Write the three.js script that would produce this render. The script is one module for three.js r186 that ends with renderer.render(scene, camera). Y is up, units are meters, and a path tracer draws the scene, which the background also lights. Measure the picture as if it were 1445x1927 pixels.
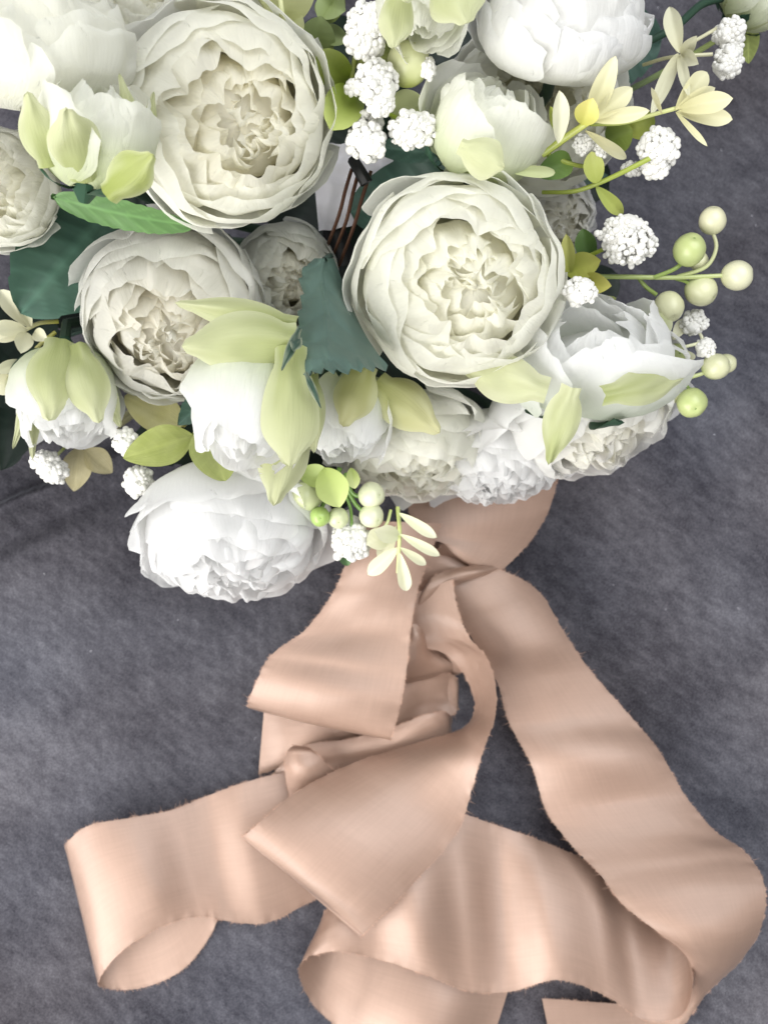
import * as THREE from 'three';
import { ImprovedNoise } from 'three/addons/math/ImprovedNoise.js';
import { mergeGeometries } from 'three/addons/utils/BufferGeometryUtils.js';
import { RectAreaLightUniformsLib } from 'three/addons/lights/RectAreaLightUniformsLib.js';

// ---------- camera, light, exposure ----------
const PW = 1445, PH = 1927;
const scene = new THREE.Scene();
const camera = new THREE.PerspectiveCamera(55, 767 / 1024, 0.01, 20);
const DIST = 0.384, TILT = 0.12;
camera.position.set(0, DIST * Math.cos(TILT), DIST * Math.sin(TILT));
camera.lookAt(0, 0, 0);
camera.updateMatrixWorld(true);
camera.focus = 0.262;
camera.userData.fStop = 18;
scene.background = new THREE.Color(0.27, 0.27, 0.275);
RectAreaLightUniformsLib.init();
function windowLight(color, power, w, h, x, y, z) {
  const l = new THREE.RectAreaLight(new THREE.Color(...color), power, w, h);
  l.position.set(x, y, z); l.lookAt(0, 0.06, 0); scene.add(l); return l;
}
windowLight([1, 0.985, 0.965], 5.8, 1.15, 0.95, -0.7, 0.58, 0.64);
windowLight([0.96, 0.98, 1], 3.6, 1.1, 0.9, 0.3, 1.1, -0.25);
const renderer = new THREE.WebGLRenderer({ antialias: true });
renderer.toneMapping = THREE.LinearToneMapping;
renderer.toneMappingExposure = 1.17;
renderer.shadowMap.enabled = true;

// ---------- helpers ----------
let seed = 7;
function srand(s) { seed = s >>> 0; }
function rnd() { seed = (seed + 0x6D2B79F5) >>> 0; let t = seed; t = Math.imul(t ^ (t >>> 15), t | 1); t ^= t + Math.imul(t ^ (t >>> 7), t | 61); return ((t ^ (t >>> 14)) >>> 0) / 4294967296; }
const rr = (a, b) => a + (b - a) * rnd();
const noise = new ImprovedNoise();
const N3 = (x, y, z) => noise.noise(x, y, z);
const V = (x, y, z) => new THREE.Vector3(x, y, z);
const sst = (a, b, x) => { const t = Math.min(1, Math.max(0, (x - a) / (b - a))); return t * t * (3 - 2 * t); };
const mix = (a, b, t) => a + (b - a) * t;
const RIGHT = V(1, 0, 0).applyQuaternion(camera.quaternion), UP = V(0, 1, 0).applyQuaternion(camera.quaternion), OUT = V(0, 0, 1).applyQuaternion(camera.quaternion);
const TANH = Math.tan(camera.fov * Math.PI / 360);
// a point of the picture (pixels of the 1445 x 1927 photograph) at height h (metres) above the cloth
function at(px, py, h) {
  const d = V((px / PW * 2 - 1) * TANH * PW / PH, (1 - py / PH * 2) * TANH, -1).applyQuaternion(camera.quaternion);
  const t = (h - camera.position.y) / d.y;
  return camera.position.clone().addScaledVector(d, t);
}
function mpp(p) { return -p.clone().sub(camera.position).dot(OUT) * 2 * TANH / PH; }   // metres per pixel at a point
const counts = {};
function numbered(n) { const k = counts[n] = (counts[n] ?? -1) + 1; return k ? n + '_' + String(k).padStart(3, '0') : n; }
function thing(name, label, category, pos = V(0, 0, 0), group) {
  const o = new THREE.Group(); o.name = numbered(name); o.position.copy(pos);
  o.userData = { label, category }; if (group) o.userData.group = group;
  scene.add(o); return o;
}
function part(name, geo, mat, parent, label) {
  const m = new THREE.Mesh(geo, mat); m.name = name; m.castShadow = m.receiveShadow = true;
  if (label) m.userData.label = label;
  parent.add(m); return m;
}
// a grid surface f(u in -1..1, v in 0..1) -> {p:[x,y,z], c:[r,g,b]}
function grid(nu, nv, f) {
  const pos = [], col = [], uv = [], idx = [];
  for (let j = 0; j <= nv; j++) for (let i = 0; i <= nu; i++) {
    const u = i / nu * 2 - 1, v = j / nv, q = f(u, v);
    pos.push(...q.p); col.push(...(q.c || [1, 1, 1])); uv.push(...(q.uv || [i / nu, v]));
  }
  for (let j = 0; j < nv; j++) for (let i = 0; i < nu; i++) {
    const a = j * (nu + 1) + i, b = a + 1, c = a + nu + 1, d = c + 1;
    idx.push(a, b, d, a, d, c);
  }
  const g = new THREE.BufferGeometry();
  g.setAttribute('position', new THREE.Float32BufferAttribute(pos, 3));
  g.setAttribute('color', new THREE.Float32BufferAttribute(col, 3));
  g.setAttribute('uv', new THREE.Float32BufferAttribute(uv, 2));
  g.setIndex(idx); g.computeVertexNormals(); return g;
}
const lerp3 = (a, b, t) => [mix(a[0], b[0], t), mix(a[1], b[1], t), mix(a[2], b[2], t)];
function tint(g, c) { const n = g.attributes.position.count, a = new Float32Array(n * 3); for (let i = 0; i < n; i++) a.set(c, i * 3); g.setAttribute('color', new THREE.BufferAttribute(a, 3)); return g; }
// tube of changing radius through points, coloured from c0 to c1
function stalk(pts, r0, r1, c0, c1, seg = 24, rad = 8) {
  const cv = new THREE.CatmullRomCurve3(pts), fr = cv.computeFrenetFrames(seg, false);
  return grid(rad, seg, (u, v) => {
    const k = Math.round(v * seg), p = cv.getPointAt(v), a = u * Math.PI, r = mix(r0, r1, v);
    p.addScaledVector(fr.normals[k], Math.cos(a) * r).addScaledVector(fr.binormals[k], Math.sin(a) * r);
    return { p: [p.x, p.y, p.z], c: lerp3(c0, c1, v) };
  });
}

// ---------- textures ----------
function dataTex(n, f, srgb) {
  const d = new Uint8Array(n * n * 4);
  for (let y = 0; y < n; y++) for (let x = 0; x < n; x++) { const c = f(x / n, y / n, x, y), k = (y * n + x) * 4; d[k] = c[0] * 255; d[k + 1] = c[1] * 255; d[k + 2] = c[2] * 255; d[k + 3] = 255; }
  const t = new THREE.DataTexture(d, n, n); t.wrapS = t.wrapT = THREE.RepeatWrapping; t.magFilter = THREE.LinearFilter; t.minFilter = THREE.LinearMipmapLinearFilter; t.generateMipmaps = true;
  if (srgb) t.colorSpace = THREE.SRGBColorSpace; t.needsUpdate = true; return t;
}
const fbm = (x, y, z, o) => { let s = 0, a = 0.5; for (let i = 0; i < o; i++) { s += a * N3(x, y, z + i * 7.3); x *= 2.03; y *= 2.03; a *= 0.55; } return s; };
srand(11);
// mottled suede cloth, one sheet 1.1 m across
const clothTex = dataTex(2048, (x, y) => {
  const X = x * 0.82 + y * 0.57, Y = y * 0.82 - x * 0.57, a = fbm(X * 13, Y * 18, 1.5, 7), b = fbm(x * 4, y * 4, 9.2, 3), c = fbm(X * 90, Y * 210, 4.4, 3), w = rnd() - 0.5;
  let v = 0.302 + 0.12 * a + 0.07 * b + 0.09 * c + 0.13 * w;
  const warm = 0.010 * N3(x * 9, y * 9, 33);
  return [v + warm - 0.001, v - 0.006, v + 0.018 - warm].map((q) => Math.min(1, Math.max(0, q)));
}, true);
{ const d = clothTex.image.data; for (let k = 0; k < 160; k++) { let x = Math.floor(rnd() * 2040), y = Math.floor(rnd() * 2040); const L = 1 + Math.floor(rnd() * 5), dx = rr(-1, 1), dy = rr(-1, 1); for (let m = 0; m < L; m++) { const q = (Math.floor(y + dy * m) * 2048 + Math.floor(x + dx * m)) * 4; for (let c = 0; c < 3; c++) if (q >= 0 && q < d.length) d[q + c] = Math.min(255, d[q + c] + 70); } } }
clothTex.repeat.set(2, 2); clothTex.offset.set(0.5, 0.5);
const clothBump = dataTex(1024, (x, y, i, j) => { const v = 0.5 + 0.4 * (rnd() - 0.5) + 0.15 * Math.sin(i * 1.6); return [v, v, v]; });
const weaveTex = dataTex(256, (x, y, i, j) => { const v = 0.5 + 0.2 * Math.sin(j * Math.PI / 2) + 0.12 * Math.sin(i * Math.PI / 2 + j) + 0.22 * (rnd() - 0.5); return [v, v, v]; });
const silkTex = dataTex(512, (x, y, i, j) => { const e = Math.min(x, 1 - x), edge = Math.exp(-(((e - 0.012) / 0.008) ** 2)); const v = 0.93 + 0.05 * N3(x * 60, y * 6, 1) + 0.03 * N3(x * 5, y * 90, 4) + 0.05 * (rnd() - 0.5) - 0.06 * edge; return [v, v, v]; });
const petalBump = dataTex(512, (x, y) => { const v = 0.5 + 0.55 * N3(x * 26 + N3(x * 4, y * 4, 8), y * 3, 2) + 0.3 * N3(x * 7, y * 5, 6) + 0.25 * N3(x * 70, y * 8, 3) + 0.1 * (rnd() - 0.5); return [v, v, v]; });
petalBump.repeat.set(1, 1);

// ---------- materials ----------
const M = {};
M.petal = new THREE.MeshPhysicalMaterial({ vertexColors: true, side: THREE.DoubleSide, roughness: 0.95, transmission: 0.62, thickness: 0, bumpMap: petalBump, bumpScale: 0.00016, specularIntensity: 0.25 });
M.sepal = new THREE.MeshPhysicalMaterial({ vertexColors: true, side: THREE.DoubleSide, roughness: 0.9, transmission: 0.45, thickness: 0, bumpMap: petalBump, bumpScale: 0.00007, specularIntensity: 0.4 });
M.leaf = new THREE.MeshPhysicalMaterial({ vertexColors: true, side: THREE.DoubleSide, roughness: 0.45, transmission: 0.06, thickness: 0, specularIntensity: 0.5 });
M.plastic = new THREE.MeshPhysicalMaterial({ vertexColors: true, side: THREE.DoubleSide, roughness: 0.38, clearcoat: 0.25, clearcoatRoughness: 0.3 });
M.soft = new THREE.MeshPhysicalMaterial({ vertexColors: true, side: THREE.DoubleSide, roughness: 0.6, transmission: 0.15, thickness: 0 });
M.foam = new THREE.MeshStandardMaterial({ color: new THREE.Color(0.76, 0.75, 0.71), roughness: 0.9 });
const weave = weaveTex; weave.repeat.set(6, 7);
M.silk = new THREE.MeshPhysicalMaterial({ map: silkTex, color: new THREE.Color(0.46, 0.298, 0.222), side: THREE.DoubleSide, roughness: 0.36, metalness: 0.42, clearcoat: 0.7, clearcoatRoughness: 0.34, anisotropy: 0.4, ior: 1.6, transmission: 0.26, thickness: 0, specularIntensity: 1, sheen: 0.25, sheenRoughness: 0.4, sheenColor: new THREE.Color(1, 0.86, 0.76), bumpMap: weave, bumpScale: 0.00006 });
M.fray = new THREE.MeshPhysicalMaterial({ color: new THREE.Color(0.55, 0.35, 0.26), side: THREE.DoubleSide, roughness: 0.9, transmission: 0.3, thickness: 0 });
M.cloth = new THREE.MeshPhysicalMaterial({ map: clothTex, roughness: 0.95, sheen: 0.35, sheenRoughness: 0.5, sheenColor: new THREE.Color(0.6, 0.62, 0.7), bumpMap: clothBump, bumpScale: 0.0004, specularIntensity: 0.25 });
M.wire = new THREE.MeshStandardMaterial({ vertexColors: true, roughness: 0.5 });
M.paper = new THREE.MeshStandardMaterial({ color: new THREE.Color(0.86, 0.84, 0.9), roughness: 0.9, side: THREE.DoubleSide });

// ---------- the cloth ----------
{
  const S = 1.1, n = 560, sp = (q) => Math.sign(q) * Math.pow(Math.abs(q), 2);
  const g = grid(n, n, (u, v) => {
    const x = sp(u) * S / 2, z = sp(v * 2 - 1) * S / 2;
    let y = -0.0012 + 0.0016 * fbm(x * 9, z * 9, 3, 3);
    // folds fanning out at the left below the flowers, and a few slack waves
    const fx = x + 0.17, fz = z - (-0.005);
    const along = fx * 0.9 - fz * 0.45, across = fx * 0.45 + fz * 0.9;
    const wob = across + 0.003 * N3(along * 30, 2, 5);
    [[-0.020, 0.008, 0.004, 0.10], [-0.002, 0.008, 0.0045, 0.13], [0.016, 0.010, 0.0045, 0.13], [0.034, 0.006, 0.006, 0.09]].forEach(([c, hh, w, e]) => { const k = (wob - c) / w; y += 1.4 * hh * Math.exp(-k * k) * sst(e, e - 0.12, along); });
    y += 0.003 * Math.exp(-(((x - 0.13 + 0.25 * z) / 0.02) ** 2)) * sst(-0.02, -0.2, z);
    return { p: [x, y, z], uv: [x / S + 0.5, z / S + 0.5] };
  });
  g.deleteAttribute('color');
  // winding: make normals face up
  const idx = g.index.array; for (let i = 0; i < idx.length; i += 3) { const t = idx[i + 1]; idx[i + 1] = idx[i + 2]; idx[i + 2] = t; }
  g.computeVertexNormals();
  const c = new THREE.Mesh(g, M.cloth); c.name = 'ground_cloth'; c.receiveShadow = true;
  c.userData = { kind: 'structure', label: 'mottled grey suede cloth spread under the bouquet and ribbon' };
  scene.add(c);
}

// ---------- petals ----------
const WHITE = [0.93, 0.93, 0.875], CREAM = [0.94, 0.915, 0.77], BEIGE = [0.92, 0.865, 0.72], LIME = [0.43, 0.48, 0.19], PALE = [0.62, 0.64, 0.40], COOL = [0.915, 0.915, 0.91];
// o: th angle, W half width (rad), P0 P1 P2 profile [r, y], all in units of R
function petalGeo(R, o) {
  const ph = rr(0, 6.28), ph2 = rr(0, 6.28), ns = rr(0, 90), nu = o.nu || 16, nv = o.nv || 12;
  const { th, W, P0, P1, P2, P3, round = 0.24, ruf = 0.04, rufN = 2, notch = 0.03, tuck = 0.05, lip = 0, ox = 0, oz = 0, crump = 0.03, pointed = 0, bend = 0, c0 = CREAM, c1 = WHITE, cm = 0.5, len = 1, flare = 0 } = o;
  return grid(nu, nv, (u, v) => {
    const au = Math.abs(u);
    const vm = pointed ? len : len * (1 - round * Math.pow(au, 2.4) + notch * (N3(u * 2.2, ns, 1) + 0.7 * N3(u * 6, ns, 5)));
    const t = v * vm;
    const s = pointed ? Math.pow(Math.max(0, Math.sin(Math.PI * Math.min(1, 0.13 + 0.87 * v))), 0.72) * (v > 0.9 ? mix(1, 0.75, (v - 0.9) * 10) : 1)
      : mix(0.3, 1, sst(0, 0.5, t)) * (1 - 0.1 * sst(0.8, 1, t));
    const a = th + W * u * s + bend * t;
    const q = 1 - t, k0 = q * q * q, k1 = 3 * q * q * t, k2 = 3 * q * t * t, k3 = t * t * t;
    let r = k0 * P0[0] + k1 * P1[0] + k2 * P2[0] + k3 * P3[0];
    let y = k0 * P0[1] + k1 * P1[1] + k2 * P2[1] + k3 * P3[1];
    const e = sst(0.62, 1, v);
    r += lip * e * e * (1 + 0.6 * Math.sin(3 * u + ph)); y -= lip * 0.5 * e * e * au;
    r *= 1 + tuck * u;
    r += flare * v * v * v;
    const w = ruf * t * t * (Math.sin(rufN * u * 3.14 + ph) + 0.45 * Math.sin(rufN * 2.3 * u * 3.14 + ph2));
    r += w; y += 0.35 * w;
    const cr = crump * t;
    const X = Math.sin(a) * r + ox, Z = Math.cos(a) * r + oz;
    const dx = cr * N3(X * 3.1 + ns, y * 3.1, Z * 3.1), dy = cr * N3(X * 3.1, y * 3.1 + ns, Z * 3.1 + 9) + cr * 0.5 * N3(X * 8, y * 8 + ns, Z * 8), dz = cr * N3(X * 3.1 + 5, y * 3.1, Z * 3.1 + ns);
    return { p: [(X + dx) * R, (y + dy) * R, (Z + dz) * R], c: lerp3(c0, c1, sst(0.05, cm + 0.35, t / len)), uv: [u * 0.5 + 0.5, v] };
  });
}
// sets the turn of a thing so that its +Y looks along (ax right, ay down, az towards the camera)
function face(o, ax, ay, az, spin = 0) {
  const toCam = camera.position.clone().sub(o.position).normalize();
  const y = toCam.clone().multiplyScalar(az).addScaledVector(RIGHT, ax).addScaledVector(UP, -ay).normalize();
  let z = Math.abs(y.dot(toCam)) > 0.85 ? UP.clone().negate() : toCam.clone();
  z.addScaledVector(y, -z.dot(y)).normalize();
  const x = y.clone().cross(z).normalize();
  o.quaternion.setFromRotationMatrix(new THREE.Matrix4().makeBasis(x, y, z));
  o.rotateY(spin);
}
const ROSES = 'white cabbage roses of the bouquet';
const BUDS = 'half-open white buds of the bouquet';
// s: {px,py,h,r(px), a:[ax,ay,az], seed, close, frill, inner, label...}
function rose(s) {
  srand(s.seed);
  const pos = at(s.px, s.py, s.h), R = s.r * mpp(pos);
  const t = thing(s.name || 'white_rose', s.label, 'rose', pos);
  face(t, ...s.a, s.spin || 0);
  const cl = s.close ?? 1, fr = s.frill ?? 1, cin = s.cin || CREAM, ctip = s.ctip || WHITE, flat = s.flat ?? 1;
  // shells: [petals, equator, tip radius, tip height, how far the tip leans in, half width, ruffle, cream]
  const ring = (n, eq, rt, yt, lean, W, ruf, cr, o = {}) => {
    const w0 = rr(0, 6), ex = eye[0] * depth, ez = eye[1] * depth; depth += 0.09;
    for (let k = 0; k < n; k++) {
      const d = rr(-0.05, 0.05), e = rr(-0.05, 0.05), tr = (rt + d) * cl, ty = (yt + e) * flat, b = eq + rr(-0.03, 0.02);
      part('petal', petalGeo(R, { th: w0 + (k + rr(-0.2, 0.2)) / n * Math.PI * 2, W: W * rr(0.9, 1.12), P0: [0.1, -0.72], P1: [b * 1.12, -0.72], P2: [Math.max(b * 1.06, tr + lean), ty - 0.12], P3: [tr, ty], tuck: rr(0.03, 0.08), ruf: ruf * fr, rufN: 1.7, notch: 0.014 * fr, crump: s.crump ?? 0.055, c0: lerp3(ctip, cin, Math.min(1, cr + 0.3)), c1: lerp3(ctip, cin, cr), nu: 22, nv: 18, round: 0.24, ox: ex, oz: ez, ...o }), M.petal, t);
    }
  };
  const op = s.opened ?? 0, eye = s.eye || [0, 0];
  let depth = 0;
  ring(s.guard ?? 5, 1.0, 0.98 + 0.12 * op, 0.04 + 0.06 * op, 0.06, 0.95, 0.03 + 0.02 * op, 0, { lip: 0.03 + 0.02 * op, c0: s.c0 || WHITE });
  ring(5, 0.97, 0.88, 0.25, 0.14, 0.95, 0.025, 0.03);
  ring(5, 0.94, 0.72, 0.38, 0.24, 0.92, 0.028, 0.08);
  ring(5, 0.9, 0.58, 0.44, 0.3, 0.85, 0.035, 0.14);
  ring(5, 0.82, 0.47, 0.47, 0.3, 0.8, 0.045, 0.25);
  ring(4, 0.68, 0.36, 0.47, 0.28, 0.8, 0.05, 0.4);
  ring(4, 0.56, 0.25, 0.48, 0.26, 0.9, 0.045, 0.4);
  ring(3, 0.44, 0.14, 0.47, 0.22, 1.1, 0.045, 0.5);
  // heart: a few folded lobes set round the eye
  const q = s.whorls ?? 3, q0 = rr(0, 6), hx = eye[0] * depth, hz = eye[1] * depth;
  for (let k = 0; k < q; k++) {
    const b = q0 + (k + rr(-0.25, 0.25)) / q * 6.283, rad = rr(0.12, 0.22), ox = Math.sin(b) * rad * cl + hx, oz = Math.cos(b) * rad * cl + hz;
    for (let m = 0; m < 4; m++) {
      const pr = (0.23 - m * 0.045) * cl, hy = rr(0.42, 0.56) * flat - m * 0.015;
      part('petal', petalGeo(R, { th: b + (m % 2 ? 2.6 : 0) + rr(-0.7, 0.7), W: rr(1.0, 1.5), P0: [0.03, -0.2], P1: [pr * 1.25, -0.1], P2: [pr * 1.45 + 0.05, hy - 0.08], P3: [pr * 0.35, hy], round: 0.3, ruf: 0.05 * fr, rufN: 1.3, notch: 0.015 * fr, crump: 0.06, ox, oz, c0: lerp3(cin, ctip, 0.3), c1: lerp3(ctip, cin, rr(0.15, 0.5)), cm: 0.5, nu: 20, nv: 14 }), M.petal, t);
    }
  }
  part('core', grid(20, 10, (u, v) => { const a = u * Math.PI, r = 0.56 * Math.sin(v * 1.7) * (1 + 0.1 * N3(u * 4, v * 3, s.seed)) * cl; return { p: [(Math.sin(a) * r + eye[0] * depth * 0.8) * R, (0.385 * flat * Math.cos(v * 1.7) + 0.04 * N3(u * 6, v * 6, s.seed)) * R, (Math.cos(a) * r + eye[1] * depth * 0.8) * R], c: lerp3(cin, ctip, 0.3) }; }), M.petal, t);
  (s.sepals || []).forEach((p) => sepal(t, R, p));
  stemOf(t, R, -0.72);
  return t;
}
const HUB = at(640, 470, 0.02);
function stemOf(t, R, y0, c = [0.03, 0.06, 0.035]) {
  t.updateMatrixWorld(true);
  const inv = t.matrixWorld.clone().invert(), e = HUB.clone().applyMatrix4(inv), a = V(0, y0 * R, 0), b = V(0, y0 * R - 0.005, 0);
  const m = b.clone().lerp(e, 0.25).add(V(0, -0.018, 0).applyQuaternion(t.quaternion.clone().invert()));
  part('stem', stalk([a, b, m, e], 0.0018, 0.0018, c, c, 20, 7), M.wire, t);
}
function sepal(t, R, p) {  // p: [angle, half width, length, radius, flare, colour0, colour1]
  const [th, W, len, rad = 1.06, flare = 0, c0 = LIME, c1 = PALE, y = 0] = p;
  part('sepal', petalGeo(R, { th, W, P0: [0.14, -1.02 + y], P1: [1.1 * rad, -1.0 + y], P2: [1.08 * rad, 0.1 + y], P3: [0.7 * rad, 0.95 + y], pointed: 1, len, flare, tuck: 0, ruf: 0.03, rufN: 1, crump: 0.05, c0, c1, cm: 0.6, nu: 16, nv: 18 }), M.sepal, t);
}
function bud(s) {
  srand(s.seed);
  const pos = at(s.px, s.py, s.h), R = s.r * mpp(pos), L = s.len ?? 1, op = s.open ?? 0.4;
  const t = thing('white_rose_bud', s.label, 'rose bud', pos);
  face(t, ...s.a, s.spin || 0);
  const base = s.c0 || [0.76, 0.82, 0.52];
  if (s.wide) t.scale.x = s.wide;
  const ring = (n, o, w0) => { for (let k = 0; k < n; k++) part('petal', petalGeo(R, { ...o, th: w0 + (k + rr(-0.1, 0.1)) / n * 6.283, W: o.W * rr(0.92, 1.1), P3: [o.P3[0] + rr(-0.06, 0.06), o.P3[1] + rr(-0.08, 0.08)], tuck: rr(0.1, 0.2), c0: base, c1: s.c1 || WHITE, nu: 20, nv: 16 }), M.petal, t); };
  ring(s.n ?? 4, { W: 1.0, P0: [0.12, -1], P1: [1.15, -1.0], P2: [1.08, 0.25 * L], P3: [op + 0.12, 0.85 * L], round: 0.28, ruf: 0.03, rufN: 1.3, notch: 0.06, lip: 0.08, crump: 0.08 }, s.w0 ?? rr(0, 6));
  ring(4, { W: 1.0, P0: [0.12, -0.95], P1: [1.05, -0.9], P2: [1.0, 0.3 * L], P3: [op, 0.92 * L], round: 0.26, ruf: 0.03, rufN: 1.3, notch: 0.06, lip: 0.04, crump: 0.08 }, rr(0, 6));
  ring(4, { W: 1.0, P0: [0.12, -0.9], P1: [0.9, -0.8], P2: [0.85, 0.3 * L], P3: [op * 0.62, 0.88 * L], round: 0.26, ruf: 0.04, rufN: 1.5, notch: 0.04, crump: 0.05 }, rr(0, 6));
  if (!s.hollow) ring(3, { W: 1.3, P0: [0.1, -0.8], P1: [0.6, -0.6], P2: [0.6, 0.2], P3: [op * 0.3, 0.82 * L], round: 0.2, ruf: 0.03, rufN: 1.5, notch: 0.04, crump: 0.05 }, rr(0, 6));
  (s.sepals || []).forEach((p) => sepal(t, R, p));
  (s.px_sepals || []).forEach((p) => pxSepal(t, ...p));
  if (s.calyx !== false) {
    const dk = [0.035, 0.085, 0.05];
    const g = [stalk([V(0, -1.32 * R, 0), V(0, -1.12 * R, 0), V(0, -0.98 * R, 0), V(0, -0.9 * R, 0)], 0.1 * R, 0.36 * R, dk, dk, 8, 12)];
    for (let k = 0; k < 5; k++) g.push(petalGeo(R, { th: k * 1.256 + (s.cw || 0.3), W: 0.26, P0: [0.2, -1.06], P1: [0.6, -1.08], P2: [0.9, -0.9], P3: [1.03, -0.5], pointed: 1, len: rr(0.7, 1.05), tuck: 0, crump: 0.08, c0: dk, c1: dk, nu: 6, nv: 8 }));
    part('calyx', mergeGeometries(g), M.leaf, t);
  }
  if (s.stem !== false) stemOf(t, R, -1.25);
  return t;
}
function pxSepal(t, b, e, w, k = {}) {
  w *= 0.88;
  const A = at(...b), B = at(...e), g = leafGeo(t.position, A, B, w * mpp(A), { c0: k.c0 || LIME, c1: k.c1 || PALE, grad: 1, droop: 0.26, nu: 16, nv: 26, shape: 0.7, wave: 0.05, peak: 0.42, stalkw: 0.55, ribs: 0, cup: 0.55, tip: 1, lift: 0.0015, ...k, fold: 0 });
  g.applyQuaternion(t.quaternion.clone().invert()); g.scale(1 / t.scale.x, 1, 1);
  part(k.pname || 'sepal', g, k.pname ? M.petal : M.sepal, t);
}
const SH = { dark: [0.045, 0.09, 0.068], dark2: [0.07, 0.13, 0.098], green: [0.11, 0.22, 0.075], lime: [0.30, 0.38, 0.05], yel: [0.62, 0.64, 0.30], cream: [0.66, 0.64, 0.43], ivory: [0.69, 0.68, 0.50] };
const au2 = (u) => Math.pow(Math.abs(u), 3);
// a leaf as geometry between two world points, local to origin o
function leafGeo(o, A, B, wid, k = {}) {
  const { serr = 0, fold = 0.25, droop = 0.08, roll = 0, c0 = SH.dark, c1 = SH.dark2, nu = 12, nv = 40, shape = 0.8, wave = 0.02, peak = 0.42, stalkw = 0.02, ribs = 1, cup = 0, tip = 0 } = k;
  const a = A.clone().sub(o), x = B.clone().sub(A), L = x.length(); x.normalize();
  const toCam = camera.position.clone().sub(A).normalize(); const n0 = toCam.addScaledVector(x, -toCam.dot(x)).normalize();
  const n = n0.clone().applyAxisAngle(x, roll), sd = x.clone().cross(n);
  const ns = rr(0, 50);
  return grid(nu, nv, (u, v) => {
    const e = v < peak ? v / peak * 0.5 : 0.5 + (v - peak) / (1 - peak) * 0.5;
    let w = Math.max(stalkw, Math.pow(Math.sin(Math.PI * Math.min(0.999, Math.max(0.001, e))), shape));
    if (tip) w *= mix(1, Math.pow(Math.max(0, (1 - v) / (1 - peak)), 0.35), tip * sst(peak, 1, v));
    if (v >= 1) w = 0;
    let vv = v;
    if (serr) { const sw = (v * serr) % 1; w *= 1 - 0.10 * sw * sst(0.03, 0.2, v); vv += 0.012 * (1 - sw) * Math.abs(u) * sst(0.9, 0.7, v); }
    const rib = Math.abs(Math.sin((v * 7 - Math.abs(u) * 1.3) * Math.PI));
    const hgt = fold * Math.abs(u) * w * wid * 0.5 - droop * L * v * v + droop * L * v * 0.9 + wave * L * N3(u * 1.4 + ns, v * 3, ns) + (k.lift || 0) + ribs * (wid * 0.014 * rib * w + wid * 0.02 * Math.exp(-u * u * 60)) - cup * u * u * w * wid * 0.5;
    const p = a.clone().addScaledVector(x, vv * L).addScaledVector(sd, u * w * wid * 0.5).addScaledVector(n, hgt);
    const shade = 0.5 + 0.5 * N3(u * 2 + ns, v * 4, 3) ;
    let c = lerp3(c0, c1, Math.min(1, Math.max(0, (k.grad ? v : shade))));
    if (!k.grad && ribs) { const vn = Math.max(Math.exp(-u * u * 260), 0.6 * Math.exp(-(((((v * 7 - Math.abs(u) * 1.3) % 1) + 1) % 1 - 0.5) ** 2) * 120)); c = c.map((q) => q * (1 + ribs * (0.45 * vn - 0.07))); }
    if (k.grad && !ribs && !k.pname) c = lerp3(c, [0.78, 0.79, 0.58], Math.min(1, Math.max(0, 0.45 * au2(u) + 0.35 * N3(u * 2 + ns, v * 2.5, ns))));
    return { p: [p.x, p.y, p.z], c };
  });
}
function leaf(label, b, t, w, k = {}) {
  srand(k.seed || Math.round(b[0] * 7 + b[1]));
  const A = at(...b), B = at(...t), o = thing(k.name || 'rose_leaf', label, 'leaf', A);
  part('blade', leafGeo(A, A, B, w * mpp(A), k), k.mat || M.leaf, o);
  const st = A.clone().lerp(HUB, 0.35).sub(A);
  part('stem', stalk([V(0, 0, 0), st.clone().multiplyScalar(0.5).add(V(0, -0.003, 0)), st], 0.0009, 0.0012, k.c0 || SH.dark, SH.dark, 10, 6), M.wire, o);
  return o;
}

// sprays: stalks, berries, foam blossoms, small leaves
const S2 = 1;
function spray(label, category, name, origin) { const o = thing(name, label, category, at(...origin)); o.userData.o = undefined; return o; }
const loc = (o, p) => p.sub(o.position);
function twig(o, pts, r0 = 3, r1 = 2.5, c0 = SH.lime, c1 = SH.lime) {
  const w = pts.map((p) => at(...p)), m = mpp(w[0]);
  part('stem', stalk(w.map((p) => loc(o, p)), r0 * m, r1 * m, c0, c1), M.plastic, o);
}
function berry(o, px, py, h, r, c0, c1, dir = [0, 0, 1]) {
  const p = at(px, py, h), R = r * mpp(p);
  const g = grid(20, 16, (u, v) => {
    const a = u * Math.PI, b = v * Math.PI; let k = 1; if (v > 0.9) k = 1 - 0.12 * sst(0.9, 1, v); 
    const rad = Math.sin(b) * (1 + 0.09 * N3(Math.sin(a) * 1.3 + px, Math.cos(a) * 1.3, v * 2));
    return { p: [Math.sin(a) * rad * R, -Math.cos(b) * R * 1.06 * k, Math.cos(a) * rad * R], c: lerp3(c0, c1, Math.min(1, Math.max(0, sst(0.05, 0.55, v + 0.18 * N3(Math.sin(a) * 1.5 + px, Math.cos(a) * 1.5, v * 3)) + 0.25 * N3(u * 5, v * 7, px)))) };
  });
  const m = part('berry', g, M.plastic, o); m.position.copy(loc(o, p));
  const tmp = new THREE.Object3D(); tmp.position.copy(p); face(tmp, ...dir); m.quaternion.copy(tmp.quaternion);
  const tip = part('berry_tip', grid(8, 4, (u, v) => { const a = u * Math.PI, r = R * 0.13 * (1 - v * v); return { p: [Math.sin(a) * r, R * (0.9 + 0.1 * v), Math.cos(a) * r], c: c0.map((q) => q * 0.75) }; }), M.plastic, m);
  return m;
}
const ico = new THREE.IcosahedronGeometry(1, 1);
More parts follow.
